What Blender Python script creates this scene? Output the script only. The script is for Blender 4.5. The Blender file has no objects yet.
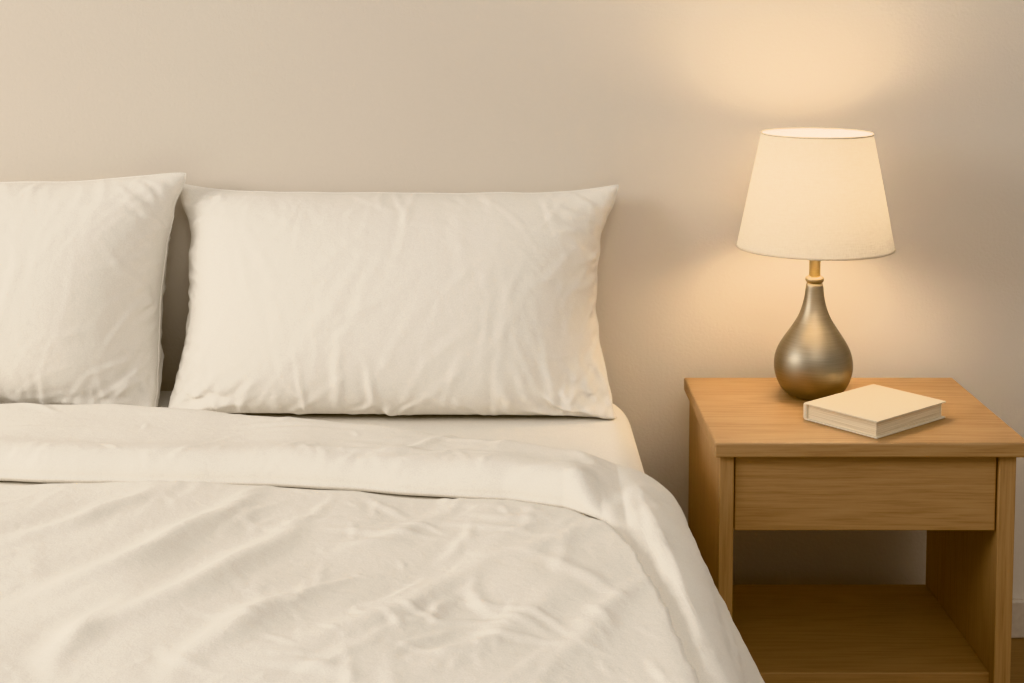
import bpy, bmesh, math, random
import numpy as np
from mathutils import Vector, noise

scene = bpy.context.scene
COL = scene.collection
random.seed(4); np.random.seed(4)

# ------------------------------------------------------------------ camera
F = 1500.0; PX, PY = 505.0, 120.0
TH = math.atan(0.08)
CAM = Vector((0, -2.791, 1.217))
cd = bpy.data.cameras.new('camera'); cam = bpy.data.objects.new('camera', cd); COL.objects.link(cam)
cam.location = CAM; cam.rotation_euler = (math.pi/2 - TH, 0, 0)
cd.sensor_width = 36; cd.lens = F*36/1024
cd.shift_x = (512-PX)/1024; cd.shift_y = -(341.5-PY)/1024
scene.camera = cam
FW = Vector((0, math.cos(TH), -math.sin(TH))); DN = Vector((0, -math.sin(TH), -math.cos(TH)))
def at(u, v, axis, val):
    d = Vector(((u-PX)/F, 0, 0)) + DN*((v-PY)/F) + FW
    t = (val - CAM[axis])/d[axis]
    return CAM + d*t

# ------------------------------------------------------------------ helpers
def tag(o, label=None, cat=None, group=None, kind=None):
    if label: o['label'] = label
    if cat: o['category'] = cat
    if group: o['group'] = group
    if kind: o['kind'] = kind
    return o
def empty(name, loc, label, cat):
    o = bpy.data.objects.new(name, None); COL.objects.link(o); o.location = loc
    o.empty_display_size = 0.1
    return tag(o, label, cat)
def origin_of(p):
    v = Vector((0, 0, 0))
    while p is not None:
        v += Vector(p.location); p = p.parent
    return v
def obj(name, bm, mat, parent=None, smooth=False, origin=None):
    """bm in world coordinates"""
    off = origin_of(parent) if parent else Vector(origin or (0, 0, 0))
    bmesh.ops.translate(bm, verts=bm.verts, vec=-off)
    bmesh.ops.recalc_face_normals(bm, faces=bm.faces)
    me = bpy.data.meshes.new(name); bm.to_mesh(me); bm.free()
    me.materials.append(mat)
    if smooth:
        for p in me.polygons: p.use_smooth = True
    o = bpy.data.objects.new(name, me); COL.objects.link(o)
    if parent: o.parent = parent
    else: o.location = off
    return o
def box(bm, x0, x1, y0, y1, z0, z1, bev=0.0, seg=2):
    r = bmesh.ops.create_cube(bm, size=1)
    vs = r['verts']
    for v in vs:
        v.co = Vector((x0+(v.co.x+.5)*(x1-x0), y0+(v.co.y+.5)*(y1-y0), z0+(v.co.z+.5)*(z1-z0)))
    if bev > 0:
        es = list({e for v in vs for e in v.link_edges})
        bmesh.ops.bevel(bm, geom=es, offset=bev, segments=seg, profile=.5, affect='EDGES', clamp_overlap=True)
    return bm
def lathe(bm, prof, cx, cy, n=64, cap0=True, cap1=True):
    rings = []
    for r, z in prof:
        rings.append([bm.verts.new((cx+r*math.cos(2*math.pi*k/n), cy+r*math.sin(2*math.pi*k/n), z)) for k in range(n)])
    for a, b in zip(rings[:-1], rings[1:]):
        for k in range(n):
            bm.faces.new((a[k], a[(k+1) % n], b[(k+1) % n], b[k]))
    if cap0: bm.faces.new(rings[0][::-1])
    if cap1: bm.faces.new(rings[-1])
    return bm
def tube(bm, p, q, r, n=10):
    p = Vector(p); q = Vector(q); d = (q-p).normalized()
    a = d.orthogonal().normalized(); b = d.cross(a)
    A = [bm.verts.new(p+(a*math.cos(2*math.pi*k/n)+b*math.sin(2*math.pi*k/n))*r) for k in range(n)]
    B = [bm.verts.new(q+(a*math.cos(2*math.pi*k/n)+b*math.sin(2*math.pi*k/n))*r) for k in range(n)]
    for k in range(n): bm.faces.new((A[k], A[(k+1) % n], B[(k+1) % n], B[k]))
    bm.faces.new(A[::-1]); bm.faces.new(B)
def torus(bm, cx, cy, z, R, r, n=72, m=8):
    V = [[bm.verts.new((cx+(R+r*math.cos(2*math.pi*j/m))*math.cos(2*math.pi*i/n), cy+(R+r*math.cos(2*math.pi*j/m))*math.sin(2*math.pi*i/n), z+1.6*r*math.sin(2*math.pi*j/m))) for j in range(m)] for i in range(n)]
    for i in range(n):
        for j in range(m):
            bm.faces.new((V[i][j], V[(i+1) % n][j], V[(i+1) % n][(j+1) % m], V[i][(j+1) % m]))

# ------------------------------------------------------------------ materials
def newmat(name):
    m = bpy.data.materials.new(name); m.use_nodes = True
    nt = m.node_tree; b = nt.nodes['Principled BSDF']
    return m, nt, b
def N(nt, t, **kw):
    n = nt.nodes.new(t)
    for k, v in kw.items():
        if k in n.inputs: n.inputs[k].default_value = v
        else: setattr(n, k, v)
    return n
def coords(nt, scale=(1, 1, 1), loc=(0, 0, 0)):
    tc = N(nt, 'ShaderNodeTexCoord'); mp = N(nt, 'ShaderNodeMapping')
    mp.inputs['Scale'].default_value = scale; mp.inputs['Location'].default_value = loc
    nt.links.new(tc.outputs['Object'], mp.inputs['Vector'])
    return mp.outputs['Vector']
def ramp(nt, fac, stops):
    r = N(nt, 'ShaderNodeValToRGB')
    e = r.color_ramp.elements
    while len(e) < len(stops): e.new(0.5)
    for q, (p, c) in zip(e, stops): q.position = p; q.color = (*c, 1)
    nt.links.new(fac, r.inputs['Fac']); return r.outputs['Color']

def fabric(name, c, wr=0.35):
    m, nt, b = newmat(name)
    b.inputs['Roughness'].default_value = .95
    b.inputs['Specular IOR Level'].default_value = .06
    b.inputs['Sheen Weight'].default_value = .06
    co = coords(nt)
    n0 = N(nt, 'ShaderNodeTexNoise', Scale=520.0, Detail=3.0); nt.links.new(co, n0.inputs['Vector'])
    col = ramp(nt, n0.outputs['Fac'], [(.3, tuple(x*.95 for x in c)), (.7, tuple(min(1, x*1.03) for x in c))])
    nt.links.new(col, b.inputs['Base Color'])
    n1 = N(nt, 'ShaderNodeTexNoise', Scale=480.0, Detail=2.0); nt.links.new(co, n1.inputs['Vector'])
    n2 = N(nt, 'ShaderNodeTexNoise', Scale=58.0, Detail=4.0, Roughness=.55, Distortion=.3); nt.links.new(co, n2.inputs['Vector'])
    b1 = N(nt, 'ShaderNodeBump', Strength=.2, Distance=.001); nt.links.new(n1.outputs['Fac'], b1.inputs['Height'])
    b2 = N(nt, 'ShaderNodeBump', Strength=wr, Distance=.004); nt.links.new(n2.outputs['Fac'], b2.inputs['Height'])
    nt.links.new(b1.outputs['Normal'], b2.inputs['Normal']); nt.links.new(b2.outputs['Normal'], b.inputs['Normal'])
    return m
M_pillow = fabric('pillowcase_cotton', (.87, .832, .768), .26)
M_duvet = fabric('duvet_cotton', (.88, .842, .776), .32)
M_sheet = fabric('sheet_cotton', (.85, .81, .745), .20)
M_base = fabric('bed_base_fabric', (.42, .37, .31), .05)

def wood(name, axis, seed, dark=1.0):
    m, nt, b = newmat(name)
    st = {'x': (1.0, 11, 11), 'y': (11, 1.0, 11), 'z': (11, 11, 1.0)}[axis]
    fs = {'x': (9, 300, 300), 'y': (300, 9, 300), 'z': (300, 300, 9)}[axis]
    co = coords(nt, st, (seed*3.1, seed*1.7, seed*.9))
    n = N(nt, 'ShaderNodeTexNoise', Scale=.8, Detail=2.0, Roughness=.4, Distortion=.15); nt.links.new(co, n.inputs['Vector'])
    mu = N(nt, 'ShaderNodeMath', operation='MULTIPLY'); mu.inputs[1].default_value = 120.0
    nt.links.new(n.outputs['Fac'], mu.inputs[0])
    si = N(nt, 'ShaderNodeMath', operation='SINE'); nt.links.new(mu.outputs[0], si.inputs[0])
    ad = N(nt, 'ShaderNodeMath', operation='MULTIPLY_ADD'); ad.inputs[1].default_value = .5; ad.inputs[2].default_value = .5
    nt.links.new(si.outputs[0], ad.inputs[0])
    f = N(nt, 'ShaderNodeTexNoise', Scale=1.0, Detail=4.0, Roughness=.7); nt.links.new(coords(nt, fs), f.inputs['Vector'])
    mix = N(nt, 'ShaderNodeMath', operation='MULTIPLY_ADD'); mix.inputs[1].default_value = .11
    nt.links.new(ad.outputs[0], mix.inputs[0])
    f2 = N(nt, 'ShaderNodeMath', operation='MULTIPLY'); f2.inputs[1].default_value = .9
    nt.links.new(f.outputs['Fac'], f2.inputs[0]); nt.links.new(f2.outputs[0], mix.inputs[2])
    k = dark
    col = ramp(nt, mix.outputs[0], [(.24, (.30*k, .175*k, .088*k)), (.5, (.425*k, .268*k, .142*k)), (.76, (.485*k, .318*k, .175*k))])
    nt.links.new(col, b.inputs['Base Color'])
    b.inputs['Roughness'].default_value = .45
    b.inputs['Specular IOR Level'].default_value = .35
    bp = N(nt, 'ShaderNodeBump', Strength=.12, Distance=.001); nt.links.new(f.outputs['Fac'], bp.inputs['Height'])
    nt.links.new(bp.outputs['Normal'], b.inputs['Normal'])
    return m
M_wx = wood('oak_grain_across', 'x', 1); M_wx2 = wood('oak_drawer', 'x', 2); M_wz = wood('oak_grain_upright', 'z', 3)
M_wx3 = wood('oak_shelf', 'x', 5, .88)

def wallmat():
    m, nt, b = newmat('wall_paint')
    co = coords(nt)
    n0 = N(nt, 'ShaderNodeTexNoise', Scale=1.5, Detail=2.0); nt.links.new(co, n0.inputs['Vector'])
    nt.links.new(ramp(nt, n0.outputs['Fac'], [(.3, (.695, .63, .552)), (.7, (.715, .653, .575))]), b.inputs['Base Color'])
    n1 = N(nt, 'ShaderNodeTexNoise', Scale=160.0, Detail=3.0, Roughness=.6); nt.links.new(co, n1.inputs['Vector'])
    bp = N(nt, 'ShaderNodeBump', Strength=.32, Distance=.002); nt.links.new(n1.outputs['Fac'], bp.inputs['Height'])
    nt.links.new(bp.outputs['Normal'], b.inputs['Normal'])
    b.inputs['Roughness'].default_value = .8; b.inputs['Specular IOR Level'].default_value = .2
    return m
M_wall = wallmat()
def plain(name, c, rough=.5, metal=0.0, bump=0.0, bscale=80):
    m, nt, b = newmat(name)
    co = coords(nt)
    n0 = N(nt, 'ShaderNodeTexNoise', Scale=bscale, Detail=3.0); nt.links.new(co, n0.inputs['Vector'])
    nt.links.new(ramp(nt, n0.outputs['Fac'], [(.3, tuple(x*.93 for x in c)), (.7, tuple(min(1, x*1.05) for x in c))]), b.inputs['Base Color'])
    b.inputs['Roughness'].default_value = rough; b.inputs['Metallic'].default_value = metal
    if bump:
        bp = N(nt, 'ShaderNodeBump', Strength=bump, Distance=.001); nt.links.new(n0.outputs['Fac'], bp.inputs['Height'])
        nt.links.new(bp.outputs['Normal'], b.inputs['Normal'])
    return m
M_baseb = plain('baseboard_paint', (.62, .55, .47), .5)
M_brass = plain('brass', (.76, .66, .44), .42, 1.0)
M_collar = plain('collar_metal', (.46, .38, .26), .5, 1.0)
M_bulb_fit = plain('fitting_metal', (.5, .45, .36), .4, 1.0)
M_cover = plain('book_cover_cloth', (.73, .65, .515), .75, 0, .3, 400)
M_trim = plain('shade_trim', (.70, .61, .48), .9)

def metal_base():
    m, nt, b = newmat('brushed_pewter')
    co = coords(nt, (20, 20, 1500))
    n0 = N(nt, 'ShaderNodeTexNoise', Scale=1.0, Detail=3.0); nt.links.new(co, n0.inputs['Vector'])
    nt.links.new(ramp(nt, n0.outputs['Fac'], [(.3, (.31, .27, .21)), (.7, (.37, .325, .255))]), b.inputs['Base Color'])
    b.inputs['Metallic'].default_value = 1.0; b.inputs['Roughness'].default_value = .47
    return m
M_pewter = metal_base()
def shade_mat():
    m, nt, b = newmat('linen_shade')
    nt.nodes.remove(b); out = nt.nodes['Material Output']
    co = coords(nt, (1, 1, 1))
    sep = N(nt, 'ShaderNodeMapping'); sep.inputs['Scale'].default_value = (60, 60, 700); nt.links.new(co, sep.inputs['Vector'])
    n0 = N(nt, 'ShaderNodeTexNoise', Scale=1.0, Detail=1.0); nt.links.new(sep.outputs['Vector'], n0.inputs['Vector'])
    sep2 = N(nt, 'ShaderNodeMapping'); sep2.inputs['Scale'].default_value = (700, 700, 30); nt.links.new(co, sep2.inputs['Vector'])
    n1 = N(nt, 'ShaderNodeTexNoise', Scale=1.0, Detail=1.0); nt.links.new(sep2.outputs['Vector'], n1.inputs['Vector'])
    ad = N(nt, 'ShaderNodeMath', operation='ADD'); nt.links.new(n0.outputs['Fac'], ad.inputs[0]); nt.links.new(n1.outputs['Fac'], ad.inputs[1])
    hf = N(nt, 'ShaderNodeMath', operation='MULTIPLY'); hf.inputs[1].default_value = .5; nt.links.new(ad.outputs[0], hf.inputs[0])
    c1 = ramp(nt, hf.outputs[0], [(.3, (.60, .55, .475)), (.7, (.75, .70, .615))])
    d = N(nt, 'ShaderNodeBsdfDiffuse'); t = N(nt, 'ShaderNodeBsdfTranslucent')
    nt.links.new(c1, d.inputs['Color']); nt.links.new(c1, t.inputs['Color'])
    mx = N(nt, 'ShaderNodeMixShader'); mx.inputs[0].default_value = .135
    nt.links.new(d.outputs[0], mx.inputs[1]); nt.links.new(t.outputs[0], mx.inputs[2])
    nt.links.new(mx.outputs[0], out.inputs['Surface'])
    return m
M_shade = shade_mat()
def pages_mat():
    m, nt, b = newmat('page_edges')
    co = coords(nt, (8, 8, 1400))
    n0 = N(nt, 'ShaderNodeTexNoise', Scale=1.0, Detail=2.0); nt.links.new(co, n0.inputs['Vector'])
    nt.links.new(ramp(nt, n0.outputs['Fac'], [(.35, (.60, .49, .34)), (.65, (.84, .73, .56))]), b.inputs['Base Color'])
    b.inputs['Roughness'].default_value = .9
    return m
M_pages = pages_mat()
def bulb_mat():
    m, nt, b = newmat('bulb_glow')
    b.inputs['Base Color'].default_value = (1, .9, .75, 1)
    b.inputs['Emission Color'].default_value = (1, .76, .48, 1); b.inputs['Emission Strength'].default_value = 52.0
    return m
M_bulb = bulb_mat()

# ------------------------------------------------------------------ room shell
bm = bmesh.new(); box(bm, -3.2, 2.6, 0, .1, 0, 2.6); tag(obj('wall_back', bm, M_wall), kind='structure')
bm = bmesh.new(); box(bm, -3.2, 2.6, -4.6, .1, -.1, 0)
def floor_mat():
    m = wood('floor_wood', 'x', 7, .62); return m
tag(obj('floor', bm, floor_mat()), kind='structure')
bm = bmesh.new(); box(bm, -3.2, 2.6, -.014, 0, 0, .075, .004); tag(obj('baseboard_back', bm, M_baseb), kind='structure')

# ------------------------------------------------------------------ bed base and mattress
BX0, BX1, BY0, BY1, ZM = -1.416, .226, -2.05, -.030, .50
bed = empty('bed_base', ((BX0+BX1)/2, (BY0+BY1)/2, 0), 'low fabric covered bed base under the white mattress', 'bed base')
bm = bmesh.new(); box(bm, BX0+.03, BX1-.03, BY0+.03, BY1-.03, .07, .262, .015, 3); obj('base_box', bm, M_base, bed)
for sx in (BX0+.12, BX1-.12):
    for sy in (BY0+.12, BY1-.12):
        bm = bmesh.new(); lathe(bm, [(.02, 0), (.026, .07)], sx, sy, 20); obj('leg', bm, M_wz, bed)
bm = bmesh.new()
box(bm, BX0, BX1, BY0, BY1, .262, ZM)
vert_es = [e for e in bm.edges if abs(e.verts[0].co.z-e.verts[1].co.z) > .1]
bmesh.ops.bevel(bm, geom=vert_es, offset=.14, segments=12, profile=.5, affect='EDGES')
bm.normal_update()
hor = [e for e in bm.edges if len(e.link_faces) == 2 and abs(abs(e.link_faces[0].normal.z)-abs(e.link_faces[1].normal.z)) > .5]
bmesh.ops.bevel(bm, geom=hor, offset=.055, segments=10, profile=.5, affect='EDGES')
mat_o = obj('mattress', bm, M_sheet, None, True, ((BX0+BX1)/2, (BY0+BY1)/2, .262))
tag(mat_o, 'mattress in a smooth white fitted sheet, its bare corner showing beside the right pillow', 'mattress')

# ------------------------------------------------------------------ creases
def crease_field(x0, x1, y0, y1, step, items):
    """sum of single soft creases on a plan grid; item = (cx, cy, angle, half length, width, height, bend)"""
    nx = int((x1-x0)/step)+2; ny = int((y1-y0)/step)+2
    xs = x0+step*np.arange(nx); ys = y0+step*np.arange(ny)
    H = np.zeros((ny, nx))
    for cx, cy, an, L, w, a, bend in items:
        R = L+4*w
        i0, i1 = max(0, int((cy-R-y0)/step)), min(ny, int((cy+R-y0)/step)+1)
        j0, j1 = max(0, int((cx-R-x0)/step)), min(nx, int((cx+R-x0)/step)+1)
        if i0 >= i1 or j0 >= j1: continue
        X, Y = np.meshgrid(xs[j0:j1]-cx, ys[i0:i1]-cy)
        u = X*math.cos(an)+Y*math.sin(an); v = -X*math.sin(an)+Y*math.cos(an)
        v = v-bend*(u*u)/max(L, 1e-4)-.16*w*np.sin(u*9/L)
        t = np.clip(np.abs(u)/L, 0, 1)
        fade = (1-t*t)**2
        ww = w*(.65+.35*fade)
        H[i0:i1, j0:j1] += a*fade*(np.exp(-(v/ww)**2)-.45*np.exp(-((v-1.7*ww)/(1.4*ww))**2))
    def sample(x, y):
        fx = max(0, min(nx-1.001, (x-x0)/step)); fy = max(0, min(ny-1.001, (y-y0)/step))
        i = int(fy); j = int(fx); u = fx-j; v = fy-i
        return (H[i, j]*(1-u)+H[i, j+1]*u)*(1-v)+(H[i+1, j]*(1-u)+H[i+1, j+1]*u)*v
    return sample

# ------------------------------------------------------------------ cloth solver for the pillows
def con(A_, B_, rest, ks, kc):
    d = B_-A_; l = np.sqrt((d*d).sum(-1, keepdims=True))+1e-9
    e = l-rest
    c = np.where(e > 0, ks, kc)*.5*e/l*d
    A_ += c; B_ -= c

def sim_pillow(w, h, vol, seed, rise, steps=160, nx=160, ny=86):
    """stuffed case in its own frame: a across, b up, c out of the front"""
    A, B = np.meshgrid(np.linspace(-w/2, w/2, nx), np.linspace(0, h, ny))
    t0 = .045*(np.sin(np.pi*(A/w+.5))*np.sin(np.pi*B/h))**.6
    P = np.zeros((2, ny, nx, 3))
    for L, s in ((0, 1), (1, -1)):
        P[L, ..., 0] = A; P[L, ..., 1] = B; P[L, ..., 2] = s*t0
    rx = w/(nx-1); ry = h/(ny-1); rd = math.hypot(rx, ry)
    SE = ((0, slice(None)), (-1, slice(None)), (slice(None), 0), (slice(None), -1))
    def weld(P):
        for q in SE:
            m = .5*(P[0][q]+P[1][q]); m[..., 2] *= .6; P[0][q] = m; P[1][q] = m
        P[0, ..., 2] = np.maximum(P[0, ..., 2], 0); P[1, ..., 2] = np.minimum(P[1, ..., 2], 0)
    def sweep(P):
        for o in (0, 1):
            n = (nx-o)//2
            con(P[:, :, o:o+2*n:2], P[:, :, o+1:o+1+2*n:2], rx, 1, .7)
            n = (ny-o)//2
            con(P[:, o:o+2*n:2], P[:, o+1:o+1+2*n:2], ry, 1, .7)
        for i in (0, 1):
            n = (ny-i)//2
            for j in (0, 1):
                m = (nx-j)//2
                con(P[:, i:i+2*n:2, j:j+2*m:2], P[:, i+1:i+1+2*n:2, j+1:j+1+2*m:2], rd, .35, .15)
                con(P[:, i:i+2*n:2, j+1:j+1+2*m:2], P[:, i+1:i+1+2*n:2, j:j+2*m:2], rd, .35, .15)
        for k, st in ((.10, 2), (.05, 4)):
            for o in range(2*st):
                ia = np.arange(o, nx-st, 2*st)
                A_ = P[:, :, ia]; B_ = P[:, :, ia+st]; con(A_, B_, rx*st, 0, k); P[:, :, ia] = A_; P[:, :, ia+st] = B_
                ib = np.arange(o, ny-st, 2*st)
                A_ = P[:, ib]; B_ = P[:, ib+st]; con(A_, B_, ry*st, 0, k); P[:, ib] = A_; P[:, ib+st] = B_
        weld(P)
    V = np.zeros_like(P); dt = 1/90.
    zf = 0; volu = 0
    for it in range(steps):
        gy = np.gradient(P, axis=1); gx = np.gradient(P, axis=2)
        nn = np.cross(gx, gy); nn[1] *= -1
        C = P.reshape(-1, 3).mean(0)
        volu = ((P-C)*nn).sum()/3.0
        p = 500*max(0, (vol-volu)/vol)+2.5
        acc = nn/(rx*ry)*p
        V += dt*acc; V *= .93
        old = P.copy()
        P += dt*np.clip(V, -.6, .6)
        zf = rise*min(1, it/(steps*.75))
        for q in range(6):
            sweep(P)
            P[..., 1] = np.maximum(P[..., 1], zf)
        V = (P-old)/dt
    # creases of the loose case, each one single
    rs = random.Random(seed)
    for L in (0, 1):
        it = []
        g = rs.gauss
        for _ in range(90):        # short puckers running in from the side seams
            sd = rs.choice((-1, 1)); y = rs.uniform(.03, h-.03); Lh = rs.uniform(.02, .075)
            it.append((sd*(w/2-Lh*rs.uniform(.7, 1.4)), y, g(0, .40)-sd*(y/h-.5)*.9, Lh, rs.uniform(.003, .0075), rs.uniform(.001, .0036), g(0, .15)))
        for _ in range(90):        # puckers from the bottom and top seams
            bt = rs.random() < .70; Lh = rs.uniform(.02, .085); x = rs.uniform(-w/2+.02, w/2-.02)
            y = Lh*rs.uniform(.8, 1.6) if bt else h-Lh*rs.uniform(.6, 1.2)
            it.append((x, y, math.pi/2+g(0, .40)+(x/w)*(.9 if bt else -.5), Lh, rs.uniform(.003, .008), rs.uniform(.0008, .0030)*(1 if bt else .6), g(0, .2)))
        for _ in range(140):       # faint wrinkles over the face
            it.append((rs.uniform(-w/2+.05, w/2-.05), rs.uniform(.07, h-.05), math.pi/2+g(-.15, .9), rs.uniform(.02, .11), rs.uniform(.003, .009), rs.uniform(.0004, .0013), g(0, .2)))
        for sd in (-1, 1):         # folds fanning out of the bottom corners
            for q in range(14):
                an = math.radians(rs.uniform(10, 80)); Lh = rs.uniform(.035, .11); r0 = Lh*1.0+.02
                it.append((sd*(w/2-r0*math.cos(an)), r0*math.sin(an), math.pi-an if sd > 0 else an, Lh, rs.uniform(.004, .009), rs.uniform(.002, .0056), g(0, .2)))
        smp = crease_field(-w/2, w/2, 0, h, .0035, it)
        H = np.array([[smp(A[i, j], B[i, j]) for j in range(nx)] for i in range(ny)])
        eg = np.minimum(np.minimum(A+w/2, w/2-A)/.014, np.minimum(B/.035, (h-B)/.014))
        H *= np.clip(eg, 0, 1)
        gy = np.gradient(P[L], axis=0); gx = np.gradient(P[L], axis=1)
        nn = np.cross(gx, gy)*(1 if L == 0 else -1)
        nn /= np.sqrt((nn**2).sum(-1, keepdims=True))+1e-12
        P[L] += nn*H[..., None]
    return P, zf
def place(P, zf, cx, y0, lean, roll, yaw, fwd, seed, nip, droop, zm, tuck=(0, 0)):
    cl, sl = math.cos(lean), math.sin(lean)
    A = P[..., 0]; B = P[..., 1]-zf
    H = B.max(); W_ = np.abs(A).max()
    fb = np.clip(1-B/H, 0, 1); ft = np.clip(B/H, 0, 1)
    sb = B[0, 0]; stp = B[0, -1]                    # bottom and top seams
    B = B-.94*(sb-sb.min())[None, None, :]*fb**2    # bottom seam settles onto the bed
    tm = np.median(stp)
    wob = np.array([.010*noise.noise((a*4.2+seed, seed*1.3, 0))+.003*noise.noise((a*13+seed, seed*1.3, 0)) for a in A[0, -1]])
    B = B+(-droop*(stp-tm)+wob)[None, None, :]*ft**3  # top corners droop a little, the top edge is uneven
    lim = np.abs(A[0, P.shape[1]//2]).max()+.004    # bottom corners tuck in, blunt
    ex = np.maximum(np.abs(A)-lim, 0)
    A = A-np.sign(A)*ex*.85*np.clip((fb-.6)/.35, 0, 1)
    # the sides draw in between the corners, unevenly
    t = np.clip(B/H, 0, 1)
    waist = np.sin(np.pi*t**.85)**1.2
    wl, wr_ = nip
    u = np.clip(A/W_, -1, 1)
    rows = np.linspace(0, 1, P.shape[1])
    wobs = np.array([[.007*noise.noise((r*6, seed*2.7, sg)) + .004*noise.noise((r*15, seed*2.7, sg)) for r in rows] for sg in (1.5, 7.5)])
    side = np.where(u > 0, wobs[0][None, :, None], wobs[1][None, :, None])
    A = A-np.where(u > 0, wr_, -wl)*waist*np.abs(u)**2.5+side*np.abs(u)**6
    A = A-np.where(u > 0, tuck[1], -tuck[0])*fb**3*np.abs(u)**2
    C = P[..., 2]*(1.20-.40*np.clip(B/H, 0, 1))     # the filling has settled toward the bottom
    C = C+fwd*fb**3.6                               # and rolls the bottom seam to the front
    Y = B*sl-C*cl; Z = B*cl+C*sl*.3
    X = A*math.cos(roll)-Z*math.sin(roll); Z = A*math.sin(roll)+Z*math.cos(roll)
    Z = np.maximum(Z-(Z.min()), 0)
    W = np.stack([cx+X*math.cos(yaw)-Y*math.sin(yaw), y0+X*math.sin(yaw)+Y*math.cos(yaw), zm+Z], -1)
    W[..., 1] = np.minimum(W[..., 1], -.006)
    return W
def pillow_mesh(P, name, origin, label):
    _, ny, nx, _ = P.shape
    bm = bmesh.new()
    ids = {}
    for L in (0, 1):
        for i in range(ny):
            for j in range(nx):
                edge = i in (0, ny-1) or j in (0, nx-1)
                if L == 1 and edge: ids[(1, i, j)] = ids[(0, i, j)]
                else: ids[(L, i, j)] = bm.verts.new(P[L, i, j])
    for L in (0, 1):
        for i in range(ny-1):
            for j in range(nx-1):
                q = [ids[(L, i, j)], ids[(L, i, j+1)], ids[(L, i+1, j+1)], ids[(L, i+1, j)]]
                if L: q.reverse()
                try: bm.faces.new(q)
                except ValueError: pass
    o = obj(name, bm, M_pillow, None, True, origin)
    md = o.modifiers.new('sub', 'SUBSURF'); md.levels = 1; md.render_levels = 1
    tag(o, label, 'pillow', 'pillows along the head of the bed')
    # stitched seam round the edge
    loop = [P[0, 0, j] for j in range(nx)]+[P[0, i, nx-1] for i in range(1, ny)]+[P[0, ny-1, j] for j in range(nx-2, -1, -1)]+[P[0, i, 0] for i in range(ny-2, 0, -1)]
    loop = [Vector(p) for p in loop]; n = len(loop)
    bm = bmesh.new(); rings = []
    for k in range(n):
        d = (loop[(k+1) % n]-loop[k-1]).normalized()
        a = d.cross(Vector((0, 1, .2))).normalized(); b = d.cross(a)
        c = loop[k].copy(); c.z = max(c.z, ZM+.0015); c.y = min(c.y, -.006)
        rings.append([bm.verts.new(c+(a*math.cos(math.pi*m/3)+b*math.sin(math.pi*m/3))*.0014) for m in range(6)])
    for k in range(n):
        A_, B_ = rings[k], rings[(k+1) % n]
        for m in range(6): bm.faces.new((A_[m], A_[(m+1) % 6], B_[(m+1) % 6], B_[m]))
    obj('seam', bm, M_pillow, o, True)
    return o
LE = math.radians(11)
P1, z1 = sim_pillow(.778, .424, .0226, 3, .022)
P1 = place(P1, z1, -.199, -.108, LE, 0, math.radians(-1.5), .145, 3, (.018, .032), .50, ZM+.001, (.014, .003))
pillow_mesh(P1, 'pillow', (-.2, -.12, ZM), 'plump white pillow standing whole in view, nearest the bedside table')
P2, z2 = sim_pillow(.80, .452, .0228, 8, .022)
P2 = place(P2, z2, -1.002, -.128, LE, 0, math.radians(-2.5), .112, 8, (.02, .022), .72, ZM+.001, (0, .004))
pillow_mesh(P2, 'pillow', (-.985, -.12, ZM), 'white pillow farther from the bedside table, cut off by the picture edge')

# ------------------------------------------------------------------ duvet
CXB = (BX0+BX1)/2; HW = .820; RR = .058; ZB = ZM+.004
def sm(a, b, x):
    t = max(0, min(1, (x-a)/(b-a))); return t*t*(3-2*t)
def flare(y):
    return math.radians(2+22.5*sm(-.52, -.92, y))
def drape(s, y):
    """cross-section: signed arc length from the bed's middle -> x, z, normal"""
    sg = 1 if s >= 0 else -1
    a = abs(s)-(HW-RR); ph = flare(y); am = math.pi/2-ph
    if a <= 0: return CXB+s, ZB, (0, 1)
    if a < RR*am:
        al = a/RR
        return CXB+sg*(HW-RR+RR*math.sin(al)), ZB-RR*(1-math.cos(al)), (sg*math.sin(al), math.cos(al))
    l = a-RR*am
    return (CXB+sg*(HW-RR+RR*math.sin(am)+l*math.cos(am)), ZB-RR*(1-math.cos(am))-l*math.sin(am), (sg*math.sin(am), math.cos(am)))
def lerp_tab(tab, x):
    if x <= tab[0][0]: return tab[0][1]
    for (x0, y0), (x1, y1) in zip(tab[:-1], tab[1:]):
        if x <= x1:
            t = (x-x0)/(x1-x0); t = t*t*(3-2*t)*.3+t*.7
            return y0+(y1-y0)*t
    return tab[-1][1]
# the loose end of the turn-back runs across the bed and then trails along its right edge
HEM = [(-1.0, -.66), (-.65, -.675), (-.3, -.705), (0, -.755), (.08, -.79), (.13, -.845), (.16, -.93), (.175, -1.06), (.186, -1.25), (.198, -1.50), (.22, -1.75), (.30, -1.90)]
FOLD = [(-1.0, -.325), (-.65, -.345), (-.3, -.445), (0, -.56), (.15, -.635), (.35, -.68)]
def ux(s): return CXB+max(-HW, s)
def hem_y(s): return lerp_tab(HEM, ux(s))+.012*noise.noise((ux(s)*4, 3.3, 0))+.003*noise.noise((ux(s)*17, 3.3, 0))
def fold_y(s): return lerp_tab(FOLD, ux(s))+.008*noise.noise((ux(s)*4, 7.7, 0))
def gp(u, v): q = at(u, v, 2, ZB+.035); return (q.x-CXB, q.y)
def px_crease(p, q, w, a, bend=0.1):
    p = gp(*p); q = gp(*q)
    return ((p[0]+q[0])/2, (p[1]+q[1])/2, math.atan2(q[1]-p[1], q[0]-p[0]), math.hypot(q[0]-p[0], q[1]-p[1])/2*1.15, w, a, bend)
rs = random.Random(21)
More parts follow.
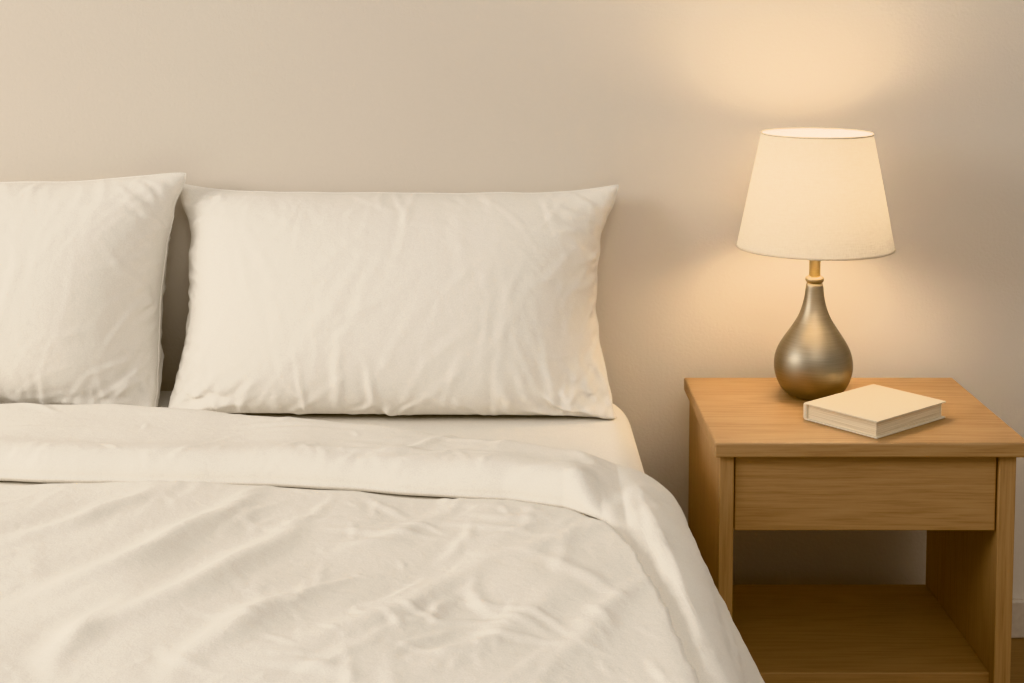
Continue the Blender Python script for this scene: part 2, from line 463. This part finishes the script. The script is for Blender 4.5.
cr = [px_crease((20, 610), (280, 492), .026, .014, .16), px_crease((60, 660), (330, 515), .028, .014, .14),
      px_crease((0, 548), (170, 490), .020, .010), px_crease((140, 690), (330, 575), .024, .010, -.14),
      px_crease((290, 668), (520, 545), .025, .007, .16), px_crease((410, 690), (570, 588), .020, .005),
      px_crease((480, 565), (620, 520), .018, .005), px_crease((30, 683), (120, 590), .020, .008, -.2),
      px_crease((330, 560), (470, 505), .019, .005, .2), px_crease((540, 683), (640, 575), .018, .005, .1)]
for _ in range(900):
    x = rs.uniform(-.45, 1.1); y = rs.uniform(-1.75, -.62)
    r = rs.random()
    an = math.radians(rs.gauss(52, 25) if r < .42 else rs.gauss(118, 26) if r < .66 else rs.uniform(0, 180))
    big = rs.random()**2.6
    Lh = .022+.10*big*rs.uniform(.6, 1.2)
    w_ = .0036+.0078*big*rs.uniform(.6, 1.2)
    pk = sm(-.35, .25, noise.noise((x*3.1, y*3.1, 7.7)))
    cr.append((x, y, an, Lh, w_, w_*rs.uniform(.10, .34)*(.35+.75*pk), rs.gauss(0, .18)))
C1 = crease_field(-.5, 1.16, -1.85, -.5, .0032, cr)
cr = []
for _ in range(380):
    x = rs.uniform(-.45, 1.1); y = rs.uniform(-1.7, -.28)
    r = rs.random()
    an = math.radians(rs.gauss(-7, 11) if r < .5 else rs.gauss(60, 30) if r < .8 else rs.uniform(0, 180))
    big = rs.random()**1.8
    Lh = .025+.14*big*rs.uniform(.6, 1.2)
    w_ = .0038+.009*big
    cr.append((x, y, an, Lh, w_, w_*rs.uniform(.12, .38), rs.gauss(0, .13)))
for _ in range(70):                # small gathers crossing the rolled loose end
    x = rs.uniform(-.45, .74); Lh = rs.uniform(.02, .06); w_ = rs.uniform(.0035, .007)
    cr.append((x, hem_y(x)+rs.uniform(.02, .07), math.radians(rs.gauss(65, 30)), Lh, w_, w_*rs.uniform(.10, .25), rs.gauss(0, .2)))
C2 = crease_field(-.5, 1.16, -1.85, -.2, .0032, cr)
def mir(s): return s if s > -.45 else -.9-s
def W1(s, y): s = mir(s); return C1(s, y)+.012*noise.noise((s*3.4, y*3, 2.2))+.006*noise.noise((s*8, y*6.5, 5.2))
def W2(s, y): s = mir(s); return C2(s, y)+.007*noise.noise((s*3.4, y*4, 12.2))+.004*noise.noise((s*9, y*9, 15.2))
LS = .38
smax = HW-RR+RR*1.3+LS
ns, nt_ = 620, 450
YF = -2.085
duv = empty('duvet', (CXB, -1.2, ZM), 'wrinkled off-white duvet spread over the bed, its top turned back below the pillows', 'duvet')
bm = bmesh.new(); G = []
for i in range(ns):
    s = -smax+2*smax*i/(ns-1)
    row = []
    hy = hem_y(s)
    yst = max(fold_y(s)*.75+hy*.25, fold_y(s)-.06)
    for j in range(nt_):
        t = j/(nt_-1)
        y = yst+(YF-.34-yst)*t
        yy = max(y, YF)
        under = sm(hy+.010, hy-.055, yy)
        x, z, n = drape(s, yy)
        hh = .013+.024*under
        if under > 0: hh += W1(s, yy)*under*(1-.4*sm(HW-.1, HW, s))
        a = abs(s)-(HW-RR)
        if a > 0:
            hh += .010*math.sin(y*15+1.2*math.sin(y*7)+.6)*sm(.05, .40, a)*under
        hh = max(hh, .0125)
        X = x+n[0]*hh; Z = z+n[1]*hh; Y = yy
        if y < YF:
            o_ = YF-y; r_ = .06
            al = min(o_/r_, 1.45)
            rest = max(0, o_-1.45*r_)
            Y = YF-(r_+hh)*math.sin(al)-rest*.12; Z = Z-(r_+hh)*(1-math.cos(al))-rest*.99
        Z = max(Z, .03)
        row.append(bm.verts.new((X, Y, Z)))
    G.append(row)
for i in range(ns-1):
    for j in range(nt_-1):
        bm.faces.new((G[i][j], G[i][j+1], G[i+1][j+1], G[i+1][j]))
o = obj('cover', bm, M_duvet, duv, True)
if sum(p.normal.z for p in o.data.polygons) < 0: o.data.flip_normals()
md = o.modifiers.new('solid', 'SOLIDIFY'); md.thickness = .009; md.offset = -1

# turned-back cuff
bm = bmesh.new(); G = []
LC = .355; smax2 = HW-RR+RR*1.4+LC
SS = []
s = -smax2
while s < smax2:
    SS.append(s)
    s += .0020 if .66 < s < .90 else (.0040 if s > -.45 else .008)
SS.append(smax2)
nu = 190
for s in SS:
    y1 = fold_y(s); y0 = hem_y(s)
    L_ = y1-y0
    row = []
    sd = sm(HW-.14, HW-.03, abs(s)) if s > 0 else 0
    thin = 1-.42*sm(HW-.13, HW-.03, abs(s))
    rr = .055; re = .042+.32*sd
    half = nu//2
    for k in range(nu):
        if k < half: q = k/(half-1); up = 1
        else: q = 1-(k-half)/(half-1); up = -1
        c_ = -math.cos(math.pi*q)
        q2 = .5+.5*(.62*c_+.38*(2*q-1))
        y = y1-L_*q2
        e0 = min(1, (y1-y)/rr); e1 = min(1, (y-y0)/re)
        f1 = math.sqrt(max(0, 1-(1-e1)**2))*(1-sd)+e1*e1*(3-2*e1)*sd
        en = math.sqrt(max(0, 1-(1-e0)**2))*f1
        x, z, n = drape(s, y)
        T = (.045+.010*noise.noise((s*3, y*3, 31)))*thin
        mid = .30*(1-sd)+.16*sd
        if up > 0:
            h = .012+T*(mid+(1-mid)*en)
            h += W2(s, y)*1.1*en*(.5+.5*thin)
            h += .007*math.exp(-((y-(y0+.05))/.038)**2)*en*(1-sd)
            if s > HW-RR: h += .010*math.sin(y*12+1.0+s*6)*sm(HW-.02, HW+.25, s)*en
        else:
            h = .012+T*mid*(1-en)
        h = max(h, .0115)
        row.append(bm.verts.new((x+n[0]*h, y, z+n[1]*h)))
    G.append(row)
for i in range(len(SS)-1):
    for k in range(nu):
        bm.faces.new((G[i][k], G[i][(k+1) % nu], G[i+1][(k+1) % nu], G[i+1][k]))
bm.faces.new(G[0]); bm.faces.new(G[-1][::-1])
obj('turned_back_cuff', bm, M_duvet, duv, True)

# ------------------------------------------------------------------ nightstand
NX0, NX1, NYB, NYF, NZ = .331, .828, -.062, -.475, .521
ns_ = empty('nightstand', ((NX0+NX1)/2, (NYB+NYF)/2, 0), 'honey oak bedside table with one drawer and an open lower shelf', 'nightstand')
bm = bmesh.new(); box(bm, NX0, NX1, NYF, NYB, NZ-.024, NZ, .003, 3); obj('tabletop', bm, M_wx, ns_)
PXL0, PXL1, PXR0, PXR1 = .341, .364, .785, .812
for x0, x1 in ((PXL0, PXL1), (PXR0, PXR1)):
    bm = bmesh.new(); box(bm, x0, x1, NYF+.014, NYB-.006, 0, NZ-.024, .0015); obj('side_panel', bm, M_wz, ns_)
dr = bmesh.new()
box(dr, PXL1+.0025, PXR0-.0025, NYF+.020, NYF+.040, .372, NZ-.0275, .0018)
box(dr, PXL1+.012, PXR0-.012, NYF+.0402, NYB-.03, .385, NZ-.040)
obj('drawer', dr, M_wx2, ns_)
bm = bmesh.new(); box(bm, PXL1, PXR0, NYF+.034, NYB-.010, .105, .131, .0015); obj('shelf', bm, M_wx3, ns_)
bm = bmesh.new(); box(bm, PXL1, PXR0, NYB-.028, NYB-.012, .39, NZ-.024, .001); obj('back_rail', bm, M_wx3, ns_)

# ------------------------------------------------------------------ lamp
LX, LY = .543, CAM.y+2.600
def zl(v): return at(505, v, 1, LY).z
lamp = empty('table_lamp', (LX, LY, NZ), 'lit table lamp with a cream tapered shade and gourd-shaped pewter base', 'lamp')
k = .001775
prof = [(.036, NZ), (.040, NZ+.002)]
for v, r in ((391, 29), (384, 33.8), (376, 37.2), (367, 38.8), (358, 38.4), (349, 36), (340, 31), (331, 24.8), (322, 18.6), (313, 14), (304, 11.2), (295, 9.5), (287, 8.7), (281, 8.4)):
    prof.append((r*k, zl(v)))
bm = bmesh.new(); lathe(bm, prof, LX, LY, 80, True, True)
ob = obj('base', bm, M_pewter, lamp, True)
md = ob.modifiers.new('sub', 'SUBSURF'); md.levels = 1; md.render_levels = 2
zc0, zc1 = zl(282), zl(276)
bm = bmesh.new(); lathe(bm, [(.0135, zc0), (.0158, zc0+.002), (.0164, (zc0+zc1)/2), (.0158, zc1-.002), (.012, zc1)], LX, LY, 48); obj('collar', bm, M_collar, lamp, True)
bm = bmesh.new(); lathe(bm, [(.0100, zc1-.001), (.0100, zl(240)), (.009, zl(236))], LX, LY, 40); obj('neck', bm, M_brass, lamp, True)
zs0, zs1 = zl(247), zl(133); R0, R1 = .1358, .0955
bm = bmesh.new(); n_ = 96; pr = [(R0+(R1-R0)*i/14, zs0+(zs1-zs0)*i/14) for i in range(15)]
lathe(bm, pr, LX, LY, n_, False, False)
sh = obj('lamp_shade', bm, M_shade, lamp, True)
for R_, z_ in ((R0, zs0+.001), (R1, zs1-.001)):
    bm = bmesh.new(); torus(bm, LX, LY, z_, R_, .0012); obj('trim_ring', bm, M_trim, sh, True)
zb = zl(238)
bm = bmesh.new(); lathe(bm, [(.013, zb-.012), (.015, zb-.008), (.015, zb+.018), (.013, zb+.022)], LX, LY, 32); obj('socket', bm, M_bulb_fit, lamp, True)
bm = bmesh.new()
za = zb+.006; Ra = R0+(R1-R0)*(za-zs0)/(zs1-zs0)
for q in range(3):
    an = q*2*math.pi/3+math.pi/2
    tube(bm, (LX+.0145*math.cos(an), LY+.0145*math.sin(an), za), (LX+(Ra-.0008)*math.cos(an), LY+(Ra-.0008)*math.sin(an), za), .0012)
obj('shade_carrier', bm, M_bulb_fit, lamp)
bm = bmesh.new(); bz = zb+.022
lathe(bm, [(.012, bz), (.017, bz+.010), (.026, bz+.030), (.032, bz+.058), (.035, bz+.086), (.035, bz+.108), (.030, bz+.130), (.019, bz+.142), (.004, bz+.147)], LX, LY, 32)
obj('bulb', bm, M_bulb, lamp, True)

# ------------------------------------------------------------------ book
ZT = NZ+.029
Lp, Bp, Rp, Fp = at(797, 403, 2, ZT), at(866, 387.5, 2, ZT), at(951, 397, 2, ZT), at(883, 420.5, 2, ZT)
cb = (Lp+Bp+Rp+Fp)/4
ang = math.atan2((Rp-Fp+Bp-Lp).y, (Rp-Fp+Bp-Lp).x)
LEN = ((Rp-Fp).length+(Bp-Lp).length)/2; WID = ((Fp-Lp).length+(Rp-Bp).length)/2
book = empty('book', (cb.x, cb.y, NZ), 'thick closed cream hardcover book lying on the bedside table', 'book')
ca, sa = math.cos(ang), math.sin(ang)
def bookbox(x0, x1, y0, y1, z0, z1, bev, mat, name, seg=2):
    bm = bmesh.new(); box(bm, x0, x1, y0, y1, z0, z1, bev, seg)
    for v in bm.verts:
        x, y = v.co.x, v.co.y; v.co.x = cb.x+x*ca-y*sa; v.co.y = cb.y+x*sa+y*ca
    return obj(name, bm, mat, book)
hl, hw2 = LEN/2, WID/2
ct = .0028
bookbox(-hl, hl, -hw2, hw2-.004, NZ+.0003, NZ+ct, .0007, M_cover, 'cover_board')
bookbox(-hl, hl, -hw2, hw2-.004, ZT-ct, ZT, .0007, M_cover, 'cover_board')
bookbox(-hl+.005, hl-.005, -hw2+.005, hw2-.0065, NZ+ct, ZT-ct, .0, M_pages, 'page_block')
bookbox(-hl, hl, hw2-.0082, hw2, NZ+.0004, ZT-.0002, .0040, M_cover, 'spine', 6)

# ------------------------------------------------------------------ light
w = bpy.data.worlds.new('world'); scene.world = w; w.use_nodes = True
w.node_tree.nodes['Background'].inputs['Color'].default_value = (1, .925, .835, 1)
w.node_tree.nodes['Background'].inputs['Strength'].default_value = .44
def area(name, loc, target, size, energy, color):
    l = bpy.data.lights.new(name, 'AREA'); l.shape = 'RECTANGLE'; l.size = size[0]; l.size_y = size[1]; l.energy = energy; l.color = color
    o = bpy.data.objects.new(name, l); COL.objects.link(o); o.location = loc
    o.rotation_euler = (Vector(target)-Vector(loc)).to_track_quat('-Z', 'Y').to_euler()
area('side_fill_light', (-3.6, -1.75, 2.05), (-.3, -.6, .5), (1.6, 1.5), 84, (1, .95, .875))  # added unseen area light, grazing in from the left to bring out creases
area('front_fill_light', (.3, -3.6, 3.2), (-.1, -.3, .6), (2.4, 1.6), 34, (1, .91, .80))  # added soft fill behind the camera, weakens the lampshade's shadow on the wall
try:
    scene.view_settings.view_transform = 'Khronos PBR Neutral'
    scene.view_settings.exposure = .05
except Exception:
    scene.view_settings.view_transform = 'Standard'
scene.view_settings.look = 'None'
